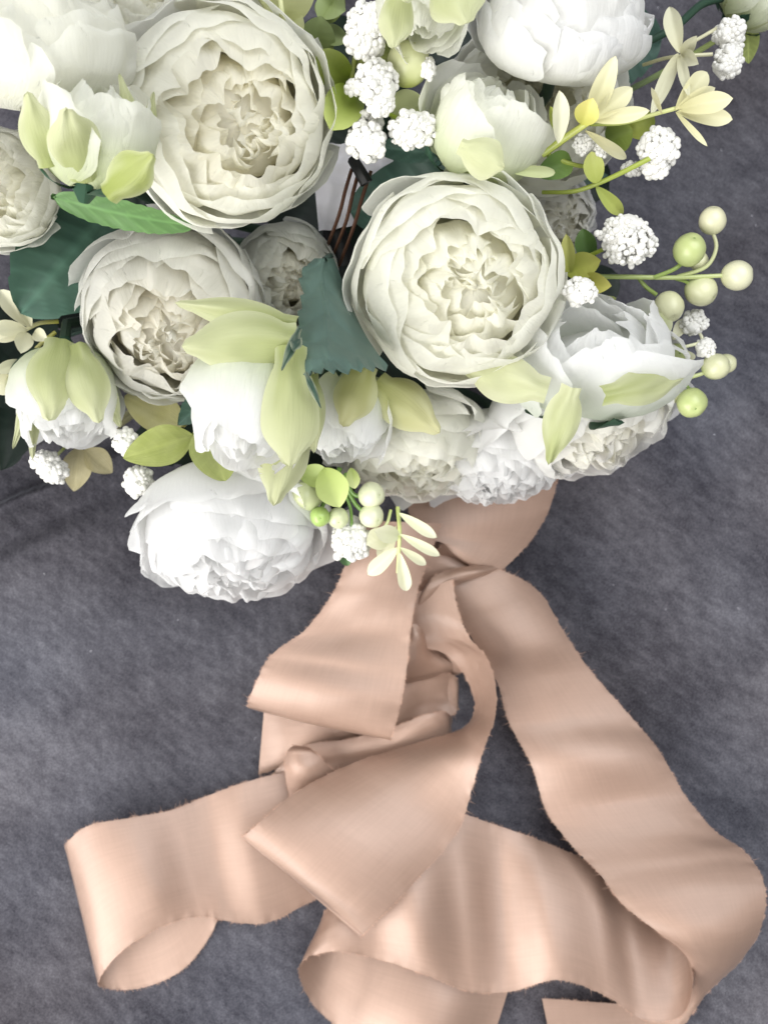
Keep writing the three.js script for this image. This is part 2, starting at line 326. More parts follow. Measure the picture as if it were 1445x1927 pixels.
function foam(o, px, py, h, rx, ry, sd = 1, gr = 5.6) {
  srand(sd * 977 + Math.round(px));
  const p = at(px, py, h), m = mpp(p), gs = [], n = Math.round(rx * ry * 0.15) + 40;
  const A = RIGHT.clone(), B = UP.clone(), C = OUT.clone();
  const add = (d, k, r) => {
    const q = V(0, 0, 0).addScaledVector(A, d.x * rx * m * k).addScaledVector(B, d.y * ry * m * k).addScaledVector(C, d.z * Math.min(rx, ry) * m * k);
    const g = ico.clone(); g.scale(r, r * rr(0.85, 1.15), r * rr(0.85, 1.15)); g.translate(q.x, q.y, q.z); gs.push(g);
  };
  for (let i = 0; i < n; i++) {
    const z = 1 - 2 * (i + 0.5) / n, a = i * 2.39996 + rr(-0.25, 0.25), s = Math.sqrt(1 - z * z);
    add({ x: Math.cos(a) * s, y: Math.sin(a) * s, z }, rr(0.72, 0.98) + 0.3 * N3(Math.cos(a) * s * 2, Math.sin(a) * s * 2, z * 2 + sd), gr * m * rr(0.6, 1.35));
  }
  for (let i = 0; i < 8; i++) add({ x: rr(-0.4, 0.4), y: rr(-0.4, 0.4), z: rr(-0.4, 0.4) }, 1, Math.min(rx, ry) * m * 0.62);
  const f = part('blossom', mergeGeometries(gs), M.foam, o); f.position.copy(loc(o, p)); f.userData.kind = 'stuff';
  return f;
}
function sprigLeaf(o, b, t, w, c0, c1, k = {}) {
  srand(Math.round(b[0] * 3 + t[1] * 5));
  const A = at(...b), B = at(...t);
  part(k.pname || 'leaf', leafGeo(o.position, A, B, w * mpp(A), { c0, c1, grad: 1, fold: 0.5, droop: 0.1, nu: 10, nv: 18, shape: 0.7, wave: 0.01, peak: 0.6, ...k }), k.mat || M.soft, o);
}

// ---------- the roses ----------
rose({ px: 425, py: 215, h: 0.135, r: 205, a: [0.16, 0.05, 1], seed: 31, close: 1, eye: [0.12, 0.05], cin: [0.92, 0.87, 0.70], label: 'largest fully open cream rose, beside the green-sepalled bud at upper left' });
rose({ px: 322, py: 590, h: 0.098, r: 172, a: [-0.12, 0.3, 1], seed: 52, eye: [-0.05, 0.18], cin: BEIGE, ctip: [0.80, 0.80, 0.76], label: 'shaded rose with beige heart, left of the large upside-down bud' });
rose({ px: 860, py: 525, h: 0.122, r: 200, a: [0.14, 0.02, 1], seed: 73, close: 0.97, eye: [0.16, 0.08], label: 'round cream rose at the centre, right of the grey-green serrated leaf' });
rose({ px: 446, py: 1014, h: 0.066, r: 174, a: [0.03, 0.9, 0.5], seed: 94, frill: 1.3, opened: 1.0, cin: COOL, ctip: COOL, label: 'lowest white rose, facing down over bare cloth left of the ribbon' });
rose({ px: 785, py: 850, h: 0.068, r: 132, a: [0.1, 0.9, 0.5], seed: 15, frill: 1.7, opened: 1.5, cin: [0.92,0.9,0.8], label: 'frilly white rose under the yellow-green sepals, above the ribbon loop' });
rose({ px: 935, py: 872, h: 0.060, r: 118, a: [0.1, 0.95, 0.4], seed: 36, frill: 1.7, opened: 1.8, cin: COOL, ctip: COOL, label: 'small ruffled white rose hanging over the upper ribbon loop' });
rose({ px: 1112, py: 778, h: 0.074, r: 172, a: [0.4, 0.85, 0.45], seed: 57, frill: 1.2, opened: 1.5,  ctip: COOL, label: 'white rose behind the wide open bud at lower right' });
rose({ px: 1010, py: 195, h: 0.098, r: 165, a: [0.15, -0.15, 1], seed: 78, frill: 1.5, label: 'open white rose behind the cream star flowers at upper right' });
rose({ px: 1060, py: 15, h: 0.135, r: 165, crump: 0.1, a: [0.15, -0.8, 0.6], seed: 99, close: 0.9, ctip: COOL, label: 'smooth white rose cut by the top edge, right of centre' });
rose({ px: 55, py: 60, h: 0.16, r: 190, crump: 0.11, a: [-0.1, -1, 0.45], seed: 110, close: 0.9, label: 'blurred white rose in the top left corner' });
rose({ px: 0, py: 355, h: 0.115, r: 110, a: [-0.3, 0.0, 1], seed: 121, label: 'blurred rose cut by the left edge above the dark leaf' });
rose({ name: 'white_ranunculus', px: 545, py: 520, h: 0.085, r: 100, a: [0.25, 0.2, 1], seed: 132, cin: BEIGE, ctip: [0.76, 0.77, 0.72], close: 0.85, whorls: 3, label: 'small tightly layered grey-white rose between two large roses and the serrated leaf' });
rose({ px: 1045, py: 410, h: 0.07, r: 80, a: [0.4, 0.1, 0.9], seed: 143, frill: 1.9, ctip: COOL, label: 'ragged white rose mostly hidden behind the central rose' });
rose({ px: 275, py: -25, h: 0.13, r: 90, a: [0.0, -0.4, 1], seed: 154, label: 'white rose cut by the top edge at left' });

// ---------- the buds ----------
bud({ px: 175, py: 235, h: 0.16, r: 112, a: [0.1, -0.9, 0.5], seed: 210, open: 0.6, len: 0.75, stem: false, w0: 0.6, px_sepals: [[[95, 315, 0.165], [52, 172, 0.176], 84, { droop: 0.1, lift: 0.0005 }], [[160, 345, 0.163], [125, 205, 0.181], 108, { droop: 0.12, lift: 0, peak: 0.5 }], [[200, 370, 0.164], [288, 290, 0.172], 92, { droop: 0.15, lift: 0, peak: 0.5, c0: [0.36, 0.42, 0.11], c1: [0.5, 0.55, 0.22] }], [[270, 300, 0.156], [225, 138, 0.165], 40, { fold: -0.3 }], [[275, 275, 0.15], [290, 170, 0.158], 30]], label: 'white bud in yellow-green sepals overlapping the large cream rose at left' });
bud({ px: 125, py: 755, h: 0.09, r: 98, a: [0.02, 0.95, 0.25], seed: 221, open: 0.62, len: 0.8, c1: COOL, w0: 0.3, px_sepals: [[[115, 640, 0.1], [92, 795, 0.107], 118, { fold: -0.2, peak: 0.4 }], [[145, 650, 0.1], [188, 800, 0.106], 90, { fold: -0.2, peak: 0.5 }], [[80, 670, 0.094], [25, 845, 0.09], 34], [[175, 690, 0.09], [228, 805, 0.088], 50], [[60, 700, 0.08], [62, 865, 0.08], 40]], label: 'white bud hanging head down at far left, green sepals on top' });
bud({ px: 478, py: 770, h: 0.125, r: 122, a: [-0.2, 0.95, 0.35], seed: 232, open: 0.55, len: 0.95, c1: COOL, w0: 0.1, px_sepals: [[[560, 640, 0.137], [342, 652, 0.142], 135, { shape: 0.55, peak: 0.45 }], [[548, 650, 0.14], [545, 880, 0.142], 125, { peak: 0.62 }], [[560, 612, 0.13], [330, 570, 0.128], 70], [[560, 720, 0.118], [515, 952, 0.112], 110, { peak: 0.6, c1: [0.62, 0.64, 0.40] }], [[585, 700, 0.132], [590, 850, 0.118], 60], [[562, 622, 0.146], [528, 702, 0.149], 22, { c0: SH.dark, c1: SH.dark2 }], [[575, 700, 0.146], [604, 768, 0.143], 16, { c0: SH.dark, c1: SH.dark2 }], [[560, 640, 0.146], [548, 668, 0.15], 26, { c0: SH.dark, c1: SH.dark2 }]], calyx: false, label: 'large upside-down white bud with wide pale green sepals left of the serrated leaf' });
bud({ px: 658, py: 785, h: 0.092, r: 88, a: [-0.1, 0.95, 0.3], seed: 243, open: 0.55, len: 1.0, c1: COOL, px_sepals: [[[690, 688, 0.106], [645, 806, 0.112], 92, { peak: 0.45, c0: [0.5, 0.52, 0.18], c1: [0.66, 0.64, 0.36] }], [[708, 720, 0.1], [828, 815, 0.1], 105, { peak: 0.4, c0: [0.5, 0.52, 0.19], c1: [0.66, 0.64, 0.38] }]], label: 'small white bud with two yellowish sepals below the serrated leaf' });
bud({ px: 1110, py: 662, h: 0.106, r: 122, wide: 1.36, a: [0.03, -0.72, 0.68], seed: 254, open: 0.5, len: 0.7, hollow: 1, c0: [0.66, 0.72, 0.58], c1: COOL, w0: 0.2, stem: true, px_sepals: [[[1030, 735, 0.118], [868, 690, 0.116], 105, { peak: 0.5, c0: PALE, c1: [0.6, 0.62, 0.36] }], [[1075, 725, 0.122], [1032, 872, 0.108], 80, { peak: 0.4, c0: PALE, c1: LIME }], [[1130, 745, 0.122], [1282, 712, 0.112], 80, { peak: 0.5, c0: LIME, c1: PALE }], [[1215, 640, 0.1], [1258, 570, 0.1], 70]], label: 'wide open hollow white bud with three spread sepals at right' });
bud({ px: 915, py: 225, h: 0.128, r: 108, a: [0.35, -0.85, 0.55], seed: 265, open: 0.62, len: 0.7, w0: 0.8, px_sepals: [[[865, 275, 0.142], [950, 318, 0.142], 88, { peak: 0.6, c0: PALE, c1: PALE, stalkw: 0.4 }]], label: 'white bud with one pale sepal below, in front of the upper right rose' });
bud({ px: 800, py: 5, h: 0.145, r: 92, a: [-0.1, 0.85, 0.4], seed: 276, open: 0.5, px_sepals: [[[755, -30, 0.16], [738, 95, 0.158], 75, { peak: 0.6 }], [[840, -60, 0.16], [880, 48, 0.163], 130, { peak: 0.5 }], [[780, -50, 0.168], [760, 10, 0.168], 70]], label: 'white bud at the top edge between yellow-green sepals' });
bud({ px: 1425, py: -20, h: 0.10, r: 66, a: [0.55, -0.6, 0.5], seed: 287, open: 0.5, stem: false, sepals: [[-0.2, 0.4, 0.6], [1.2, 0.4, 0.6]], label: 'white bud on a dark arching stalk in the top right corner' });

// ---------- leaves ----------
{
  const o = thing('rose_leaf', 'broad grey-green serrated leaf at the bouquet centre, above the small bud', 'leaf', at(610, 490, 0.118));
  const Lx = [[592, 486], [567, 512], [568, 560], [560, 610], [554, 655], [561, 704]], Rx = [[628, 486], [646, 532], [668, 590], [690, 634], [710, 664], [730, 694]];
  const cv = (A) => new THREE.CatmullRomCurve3(A.map(([x, y]) => V(x, y, 0))), a = cv(Lx), b = cv(Rx);
  part('blade', grid(44, 70, (u, v) => {
    const s = u * 0.5 + 0.5, sawL = ((v * 8) % 1), sawB = ((s * 7) % 1);
    const p = a.getPoint(v), q = b.getPoint(v); p.x += 9 * (sawL - 0.5) * sst(0.05, 0.2, v) * (1 - s); 
    p.lerp(q, s); p.y += sst(0.8, 1, v) * (13 * (sawB - 0.5) + 5 * N3(s * 5, 1, 2));
    const mid = Math.abs(s - 0.52 + 0.15 * v), vein = Math.abs(Math.sin((v * 4.5 - mid * 2.2) * Math.PI));
    const h = 0.118 + 0.026 * v - 0.006 * (s - 0.4) ** 2 * 4 + 0.0025 * N3(s * 2, v * 3, 7) + 0.0009 * Math.exp(-mid * mid * 900) + 0.0008 * vein - 0.012 * sst(0.75, 1.05, s) * v;
    const w = at(p.x, p.y, h).sub(o.position), k = 0.5 + 0.5 * N3(s * 3, v * 3, 3);
    return { p: [w.x, w.y, w.z], c: lerp3([0.075, 0.122, 0.102], [0.09, 0.145, 0.12], k) };
  }), M.leaf, o);
  const e = HUB.clone().lerp(o.position, 0.5).sub(o.position);
  part('stem', stalk([V(0, 0, 0), e.clone().multiplyScalar(0.5), e], 0.0009, 0.0012, SH.dark, SH.dark, 10, 6), M.wire, o);
}
leaf('dark green leaf at the far left edge under a blurred rose', [200, 400, 0.09], [40, 590, 0.10], 190, { serr: 7, shape: 0.5, c0: [0.05, 0.11, 0.08], c1: [0.075, 0.15, 0.105], seed: 8 });
leaf('smooth blue-green leaf tucked above the central rose', [900, 345, 0.102], [660, 400, 0.085], 150, { serr: 0, shape: 0.5, c0: [0.05, 0.105, 0.08], c1: [0.07, 0.13, 0.1], roll: 0.25, seed: 11 });
leaf('narrow bright green leaf under the upper left bud', [100, 370, 0.128], [365, 428, 0.118], 68, { serr: 12, shape: 0.5, c0: SH.green, c1: [0.15, 0.28, 0.10], roll: 0.5, seed: 14 });
leaf('grey-green leaf behind the arching stalk at upper right', [1075, 95, 0.085], [1245, 75, 0.085], 150, { serr: 8, shape: 0.5, c0: [0.05, 0.1, 0.08], c1: [0.07, 0.13, 0.1], roll: 0.2, seed: 17 });
leaf('small dark leaf between the shaded rose and the upside-down bud', [410, 730, 0.09], [335, 800, 0.095], 60, { serr: 6, c0: SH.dark, c1: SH.dark2, seed: 20 });
leaf('dark leaf edge under the white foam blossoms at top centre', [840, 290, 0.108], [690, 275, 0.10], 46, { serr: 0, c0: [0.05, 0.11, 0.085], c1: SH.dark2, seed: 23 });
leaf('small dark leaf below the arched green twig at right', [1040, 350, 0.07], [1145, 330, 0.07], 40, { c0: SH.dark, c1: SH.dark2, seed: 24 });
leaf('pale yellow-green leaf lying over the left foam blossoms', [365, 820, 0.088], [232, 862, 0.092], 75, { ribs: 0.3, c0: [0.40, 0.46, 0.12], c1: [0.50, 0.55, 0.20], mat: M.sepal, shape: 0.75, fold: 0.3, seed: 26, name: 'pale_leaf' });
leaf('pale yellow-green leaf on top of the lowest rose', [385, 800, 0.098], [425, 905, 0.097], 90, { ribs: 0.3, c0: [0.42, 0.48, 0.15], c1: [0.50, 0.55, 0.22], mat: M.sepal, shape: 0.6, fold: 0.2, seed: 27, name: 'pale_leaf' });
leaf('yellowish sepal leaf directly beneath the shaded rose', [345, 800, 0.075], [235, 745, 0.08], 75, { ribs: 0.2, c0: [0.62, 0.58, 0.24], c1: [0.72, 0.68, 0.38], mat: M.sepal, shape: 0.6, seed: 28, name: 'pale_leaf' });
leaf('pale green leaf hanging below the top right corner bud', [1405, 40, 0.09], [1408, 120, 0.085], 42, { c0: [0.4, 0.48, 0.14], c1: [0.5, 0.58, 0.2], mat: M.sepal, seed: 29, name: 'pale_leaf' });
leaf('pale green leaf behind the wide open bud, beside the central rose', [1010, 620, 0.09], [1160, 560, 0.095], 60, { c0: [0.4, 0.46, 0.14], c1: [0.5, 0.56, 0.22], mat: M.sepal, seed: 30, name: 'pale_leaf' });
leaf('dead-looking beige leaf below the hanging bud at far left', [150, 840, 0.06], [140, 925, 0.055], 55, { ribs: 0.25, c0: [0.56, 0.50, 0.28], c1: [0.64, 0.58, 0.36], mat: M.sepal, seed: 31, name: 'pale_leaf' });
leaf('beige leaf right of the hanging bud tip at far left', [160, 845, 0.06], [212, 890, 0.055], 48, { ribs: 0.25, c0: [0.56, 0.50, 0.28], c1: [0.64, 0.58, 0.36], mat: M.sepal, seed: 32, name: 'pale_leaf' });
leaf('olive leaf in the gap right of the top left corner rose', [215, 130, 0.12], [190, 15, 0.13], 60, { c0: [0.16, 0.2, 0.03], c1: [0.22, 0.26, 0.05], mat: M.sepal, seed: 33, name: 'pale_leaf' });
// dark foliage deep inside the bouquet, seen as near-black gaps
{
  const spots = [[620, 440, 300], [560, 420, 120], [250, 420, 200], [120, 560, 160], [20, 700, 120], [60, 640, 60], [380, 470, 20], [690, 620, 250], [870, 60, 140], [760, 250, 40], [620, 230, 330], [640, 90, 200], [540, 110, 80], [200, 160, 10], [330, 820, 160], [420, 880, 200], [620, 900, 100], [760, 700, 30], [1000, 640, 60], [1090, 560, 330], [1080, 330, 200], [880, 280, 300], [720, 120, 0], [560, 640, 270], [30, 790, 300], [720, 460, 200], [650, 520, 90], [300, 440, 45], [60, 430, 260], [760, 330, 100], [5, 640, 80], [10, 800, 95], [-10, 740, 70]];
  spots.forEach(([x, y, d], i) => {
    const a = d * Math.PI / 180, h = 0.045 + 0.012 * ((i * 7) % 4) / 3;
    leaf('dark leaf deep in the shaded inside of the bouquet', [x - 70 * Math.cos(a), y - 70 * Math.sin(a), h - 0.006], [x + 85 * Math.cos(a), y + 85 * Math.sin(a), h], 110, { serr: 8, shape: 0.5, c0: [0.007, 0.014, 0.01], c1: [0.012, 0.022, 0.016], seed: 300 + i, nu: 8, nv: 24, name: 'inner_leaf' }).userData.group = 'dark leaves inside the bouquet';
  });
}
// wires and paper seen through the gap
{
  const p = at(655, 345, 0.06), t = thing('paper_wrap', 'crumpled lilac-white paper showing through the gap above the centre', 'paper', p);
  const c = [at(585, 275, 0.092), at(745, 262, 0.09), at(600, 435, 0.082), at(725, 415, 0.08)].map((q) => q.sub(p));
  part('sheet', grid(20, 20, (u, v) => { const a = c[0].clone().lerp(c[1], u * 0.5 + 0.5), b = c[2].clone().lerp(c[3], u * 0.5 + 0.5); a.lerp(b, v); a.y += 0.0025 * N3(u * 2.5, v * 5, 4) + 0.001 * N3(u * 7, v * 9, 1); return { p: [a.x, a.y, a.z] }; }), M.paper, t);
  const w = thing('wire_bundle', 'thin brown stem wires bound in black tape in the gap above the centre', 'wires', at(668, 340, 0.1));
  const br = [0.09, 0.04, 0.022];
  [[662, 318, 640, 398], [676, 320, 654, 408], [698, 322, 668, 420]].forEach(([a, b, e, f]) => part('wire', stalk([at(a, b, 0.103), at((a + e) / 2 - 1, (b + f) / 2, 0.102), at(e, f, 0.1), at(e - 30, f + 80, 0.08)].map((q) => loc(w, q)), 0.0006, 0.0006, br, br, 14, 6), M.wire, w));
  part('tape', stalk([at(664, 300, 0.105), at(676, 320, 0.106), at(690, 345, 0.105)].map((q) => loc(w, q)), 0.0017, 0.002, [0.01, 0.01, 0.01], [0.01, 0.01, 0.01], 8, 8), M.wire, w);
  part('tape', stalk([at(618, 392, 0.078), at(630, 440, 0.074), at(645, 500, 0.07)].map((q) => loc(w, q)), 0.003, 0.005, [0.008, 0.008, 0.009], [0.008, 0.008, 0.009], 8, 10), M.wire, w);
}

// ---------- sprays ----------
const BC = [0.60, 0.60, 0.38], BG = [0.26, 0.36, 0.09], BGL = [0.44, 0.50, 0.21];
{ // berries at right, upper
  const o = spray('sprig of cream and green berries reaching out over the cloth at right', 'berry sprig', 'berry_sprig', [1100, 525, 0.1]);
  const G = [0.22, 0.30, 0.07];
  twig(o, [[1090, 520, 0.1], [1180, 521, 0.102], [1270, 522, 0.103], [1370, 518, 0.104]], 5, 4, G, [0.45, 0.5, 0.22]);
  twig(o, [[1270, 522, 0.103], [1330, 500, 0.104], [1347, 465, 0.105], [1340, 435, 0.106]], 4, 3.5, [0.4, 0.46, 0.18], BC);
  twig(o, [[1230, 522, 0.103], [1270, 505, 0.105], [1293, 485, 0.106]], 4, 4, G, G);
  twig(o, [[1200, 522, 0.1], [1215, 540, 0.1], [1235, 555, 0.1]], 4, 4, G, G);
  twig(o, [[1270, 524, 0.102], [1290, 530, 0.101], [1305, 540, 0.1]], 3.5, 3.5, G, BG);
  berry(o, 1340, 415, 0.107, 25, BC, [0.64, 0.62, 0.42], [0, -0.8, 0.5]); berry(o, 1297, 470, 0.108, 30, BG, BGL, [0.1, -0.5, 0.8]);
  berry(o, 1386, 518, 0.104, 28, BC, [0.64, 0.63, 0.44], [0.9, 0, 0.4]); berry(o, 1318, 547, 0.1, 29, BGL, BC, [0.7, 0.5, 0.4]);
  berry(o, 1258, 577, 0.1, 28, BC, BC, [0.2, 0.8, 0.5]); berry(o, 1314, 492, 0.1, 18, BGL, BC);
  foam(o, 1180, 452, 0.112, 52, 44, 1); foam(o, 1090, 549, 0.118, 32, 24, 2);
  twig(o, [[1080, 490, 0.1], [1110, 480, 0.105], [1150, 462, 0.11]], 4, 4, SH.lime, SH.lime);
  sprigLeaf(o, [1060, 510, 0.1], [1130, 490, 0.108], 50, [0.35, 0.4, 0.06], [0.5, 0.5, 0.12]); sprigLeaf(o, [1070, 520, 0.1], [1065, 440, 0.112], 28, [0.4, 0.44, 0.08], [0.6, 0.6, 0.2]);
  sprigLeaf(o, [1090, 530, 0.1], [1150, 538, 0.112], 40, [0.42, 0.44, 0.05], [0.58, 0.55, 0.15]); sprigLeaf(o, [1110, 500, 0.095], [1095, 430, 0.1], 40, [0.06, 0.14, 0.03], [0.12, 0.22, 0.05]);
}
{ // berries at right, lower
  const o = spray('small berry sprig with two foam blossoms right of the open bud', 'berry sprig', 'berry_sprig', [1250, 690, 0.085]);
  const G = [0.16, 0.24, 0.06];
  twig(o, [[1240, 720, 0.085], [1290, 712, 0.087], [1330, 700, 0.088]], 4.5, 3.5, G, [0.5, 0.54, 0.26]); twig(o, [[1275, 716, 0.086], [1295, 730, 0.086], [1302, 745, 0.086]], 3.5, 3.5, G, G);
  twig(o, [[1250, 660, 0.085], [1290, 652, 0.09], [1320, 640, 0.09], [1305, 610, 0.09]], 3, 3, [0.6, 0.62, 0.36], SH.ivory);
  berry(o, 1346, 690, 0.089, 25, BGL, BC, [0.8, -0.1, 0.5]); berry(o, 1366, 684, 0.085, 18, BGL, BC, [0.9, 0, 0.3]); berry(o, 1301, 758, 0.086, 28, BG, BGL, [0, 0.5, 0.8]); berry(o, 1265, 742, 0.083, 17, BGL, BC); berry(o, 1272, 668, 0.086, 22, BG, BGL);
  foam(o, 1306, 607, 0.092, 24, 22, 3, 5); foam(o, 1327, 655, 0.09, 17, 18, 4, 4.5);
  sprigLeaf(o, [1290, 660, 0.088], [1300, 680, 0.086], 22, SH.ivory, SH.ivory); sprigLeaf(o, [1265, 640, 0.09], [1290, 600, 0.09], 24, SH.ivory, SH.ivory);
}
{ // berries at the bottom centre
  const o = spray('cluster of pale green berries under the buds at lower centre', 'berry sprig', 'berry_sprig', [640, 930, 0.075]);
  const G = [0.14, 0.26, 0.05];
  twig(o, [[640, 880, 0.08], [620, 925, 0.078], [600, 965, 0.078]], 5, 4, G, G); twig(o, [[650, 890, 0.08], [665, 930, 0.08], [690, 935, 0.08]], 4, 4, G, G); twig(o, [[655, 925, 0.08], [670, 950, 0.08], [690, 968, 0.08]], 4, 4, G, G); twig(o, [[650, 930, 0.08], [660, 960, 0.08], [662, 1000, 0.078]], 3, 3, G, G);
  berry(o, 576, 934, 0.082, 30, BGL, [0.58, 0.62, 0.36], [-0.4, -0.2, 0.9]); berry(o, 602, 972, 0.083, 19, [0.28, 0.42, 0.1], [0.36, 0.5, 0.14], [0.1, 0.2, 1]); berry(o, 636, 975, 0.081, 20, BGL, [0.58, 0.62, 0.38], [0.1, 0.4, 0.8]); berry(o, 699, 932, 0.082, 25, [0.6, 0.66, 0.36], [0.6, 0.62, 0.42], [0.6, 0, 0.7]); berry(o, 699, 971, 0.081, 23, [0.6, 0.66, 0.36], [0.6, 0.62, 0.42], [0.6, 0.4, 0.7]);
  sprigLeaf(o, [610, 880, 0.088], [640, 955, 0.09], 62, [0.42, 0.52, 0.14], [0.52, 0.6, 0.22]); sprigLeaf(o, [560, 890, 0.084], [625, 900, 0.086], 44, [0.4, 0.5, 0.14], [0.5, 0.6, 0.22]); sprigLeaf(o, [660, 880, 0.086], [668, 920, 0.086], 26, [0.42, 0.52, 0.14], [0.6, 0.66, 0.3]);
  foam(o, 662, 1018, 0.075, 36, 36, 5, 6.5); foam(o, 650, 985, 0.073, 24, 20, 6);
  sprigLeaf(o, [640, 1020, 0.07], [655, 1065, 0.066], 24, SH.dark, SH.green);
}
{ // bottom ivory sprig
  const o = spray('ivory sprig with slender petals hanging over the ribbon', 'flower sprig', 'ivory_sprig', [750, 970, 0.08]);
  twig(o, [[748, 955, 0.078], [752, 1000, 0.082], [750, 1045, 0.082], [748, 1078, 0.08]], 4, 3, [0.52, 0.6, 0.2], SH.yel);
  const iv = [0.70, 0.72, 0.46];
  [[752, 1010, 0.082, 705, 1000, 0.09, 34], [738, 1000, 0.078, 690, 1025, 0.08, 42], [750, 1030, 0.082, 692, 1082, 0.078, 30], [752, 1040, 0.084, 765, 1113, 0.074, 26], [752, 1005, 0.084, 828, 1046, 0.08, 20], [752, 1030, 0.083, 802, 1063, 0.078, 18], [750, 965, 0.084, 822, 1012, 0.082, 22], [745, 990, 0.075, 715, 1055, 0.07, 30]].forEach(([a, b, h, c, d, k, w]) => sprigLeaf(o, [a, b, h], [c, d, k], w, iv, SH.ivory, { pname: 'petal', droop: 0.14, peak: 0.66 }));
  twig(o, [[735, 960, 0.078], [728, 985, 0.08], [715, 1000, 0.082]], 3, 3, [0.5, 0.58, 0.2], iv);
}
{ // upper right cream stars on a green twig
  const o = spray('green twig with cream star flowers across the upper right rose', 'flower sprig', 'star_flower_sprig', [1030, 290, 0.12]);
  const G = [0.30, 0.36, 0.06];
  twig(o, [[1020, 290, 0.125], [1070, 255, 0.13], [1110, 228, 0.135]], 8, 6, G, [0.42, 0.44, 0.1]); twig(o, [[1110, 235, 0.13], [1170, 232, 0.128], [1230, 215, 0.126], [1285, 200, 0.125]], 3, 4.5, G, [0.6, 0.62, 0.28]);
  twig(o, [[1030, 292, 0.12], [1080, 310, 0.118], [1125, 315, 0.115]], 5, 4, G, G);
  const Y = [0.56, 0.53, 0.27], C = [0.68, 0.66, 0.45];
  sprigLeaf(o, [1110, 225, 0.135], [1158, 105, 0.145], 40, Y, C, { pname: 'petal', shape: 0.6, peak: 0.45 }); sprigLeaf(o, [1115, 225, 0.137], [1190, 165, 0.14], 38, Y, C, { pname: 'petal', droop: 0.22 }); sprigLeaf(o, [1115, 228, 0.136], [1222, 208, 0.14], 28, Y, C, { pname: 'petal', droop: 0.22 }); sprigLeaf(o, [1095, 235, 0.138], [1115, 185, 0.145], 46, [0.45, 0.45, 0.08], [0.66, 0.6, 0.2], { pname: 'petal', droop: 0.22 });
  sprigLeaf(o, [1060, 262, 0.128], [1035, 200, 0.14], 22, [0.25, 0.32, 0.05], [0.35, 0.4, 0.08]);
  sprigLeaf(o, [1050, 270, 0.132], [1052, 170, 0.142], 34, SH.ivory, SH.ivory, { pname: 'petal', roll: 0.4 });
  sprigLeaf(o, [1100, 245, 0.132], [1180, 300, 0.12], 22, Y, C, { pname: 'petal', droop: 0.3 });
  [[1270, 207, 1330, 135, 50], [1272, 205, 1345, 165, 36], [1275, 205, 1378, 185, 52], [1272, 210, 1378, 225, 44], [1270, 210, 1330, 275, 16], [1245, 215, 1225, 165, 14]].forEach(([a, b, c, d, w], i) => sprigLeaf(o, [a, b, 0.126], [c, d, 0.128 + 0.004 * (i % 3)], w * 0.72, Y, SH.cream, { pname: 'petal', peak: 0.7 }));
  [[1278, 100, 1258, 12, 42], [1275, 100, 1225, 215, 34], [1282, 105, 1310, 68, 30], [1285, 105, 1312, 120, 36], [1278, 105, 1295, 180, 24]].forEach(([a, b, c, d, w], i) => sprigLeaf(o, [a, b, 0.115], [c, d, 0.118 + 0.003 * i], w * 0.8, C, SH.ivory, { pname: 'petal', droop: 0.22 }));
  twig(o, [[1210, 122, 0.1], [1260, 108, 0.108], [1340, 102, 0.11]], 3.5, 3.5, [0.4, 0.38, 0.2], SH.cream); twig(o, [[1272, 95, 0.112], [1310, 75, 0.112], [1350, 52, 0.112]], 3.5, 3.5, SH.cream, SH.cream);
  foam(o, 1372, 62, 0.112, 28, 24, 7, 5.5); foam(o, 1368, 118, 0.112, 25, 30, 8, 5.5); foam(o, 1375, 90, 0.11, 20, 26, 17, 5.5);
  sprigLeaf(o, [1140, 265, 0.11], [1190, 245, 0.115], 60, [0.10, 0.15, 0.02], [0.2, 0.26, 0.04], { shape: 0.5 }); sprigLeaf(o, [1230, 218, 0.115], [1180, 250, 0.112], 52, [0.16, 0.2, 0.02], [0.32, 0.36, 0.06], { shape: 0.5 });
  foam(o, 1097, 272, 0.124, 18, 16, 9, 4.5); foam(o, 1130, 282, 0.124, 12, 14, 10, 4);
  sprigLeaf(o, [1122, 345, 0.118], [1112, 285, 0.124], 38, [0.42, 0.48, 0.1], [0.5, 0.54, 0.16], { shape: 0.6 });
  twig(o, [[1020, 362, 0.11], [1080, 360, 0.114], [1125, 345, 0.117], [1175, 322, 0.12], [1222, 298, 0.122]], 4, 5, G, G);
  foam(o, 1238, 278, 0.12, 36, 36, 11, 6); foam(o, 1232, 315, 0.118, 24, 20, 12, 5.5); foam(o, 1190, 318, 0.112, 20, 12, 13, 4.5);
  sprigLeaf(o, [1120, 350, 0.116], [1172, 405, 0.11], 28, G, [0.42, 0.46, 0.12], { droop: 0.25 });
  sprigLeaf(o, [1010, 330, 0.12], [1075, 300, 0.118], 50, [0.08, 0.16, 0.03], [0.16, 0.26, 0.05], { shape: 0.5 });
  sprigLeaf(o, [955, 320, 0.128], [1045, 325, 0.122], 22, [0.5, 0.56, 0.26], [0.6, 0.64, 0.36], { shape: 0.5 });
}
{ // the dark arching stalk
  const o = thing('arching_stalk', 'dark green arching stalk between the smooth rose and the corner bud', 'stalk', at(1120, 90, 0.1));
  const d = [0.03, 0.07, 0.045];
  part('stem', stalk([[1075, 80, 0.105], [1130, 95, 0.108], [1200, 85, 0.109], [1270, 50, 0.108], [1320, 8, 0.104], [1360, -5, 0.1]].map((p) => loc(o, at(...p))), 0.0011, 0.0013, d, d, 40, 8), M.leaf, o);
}
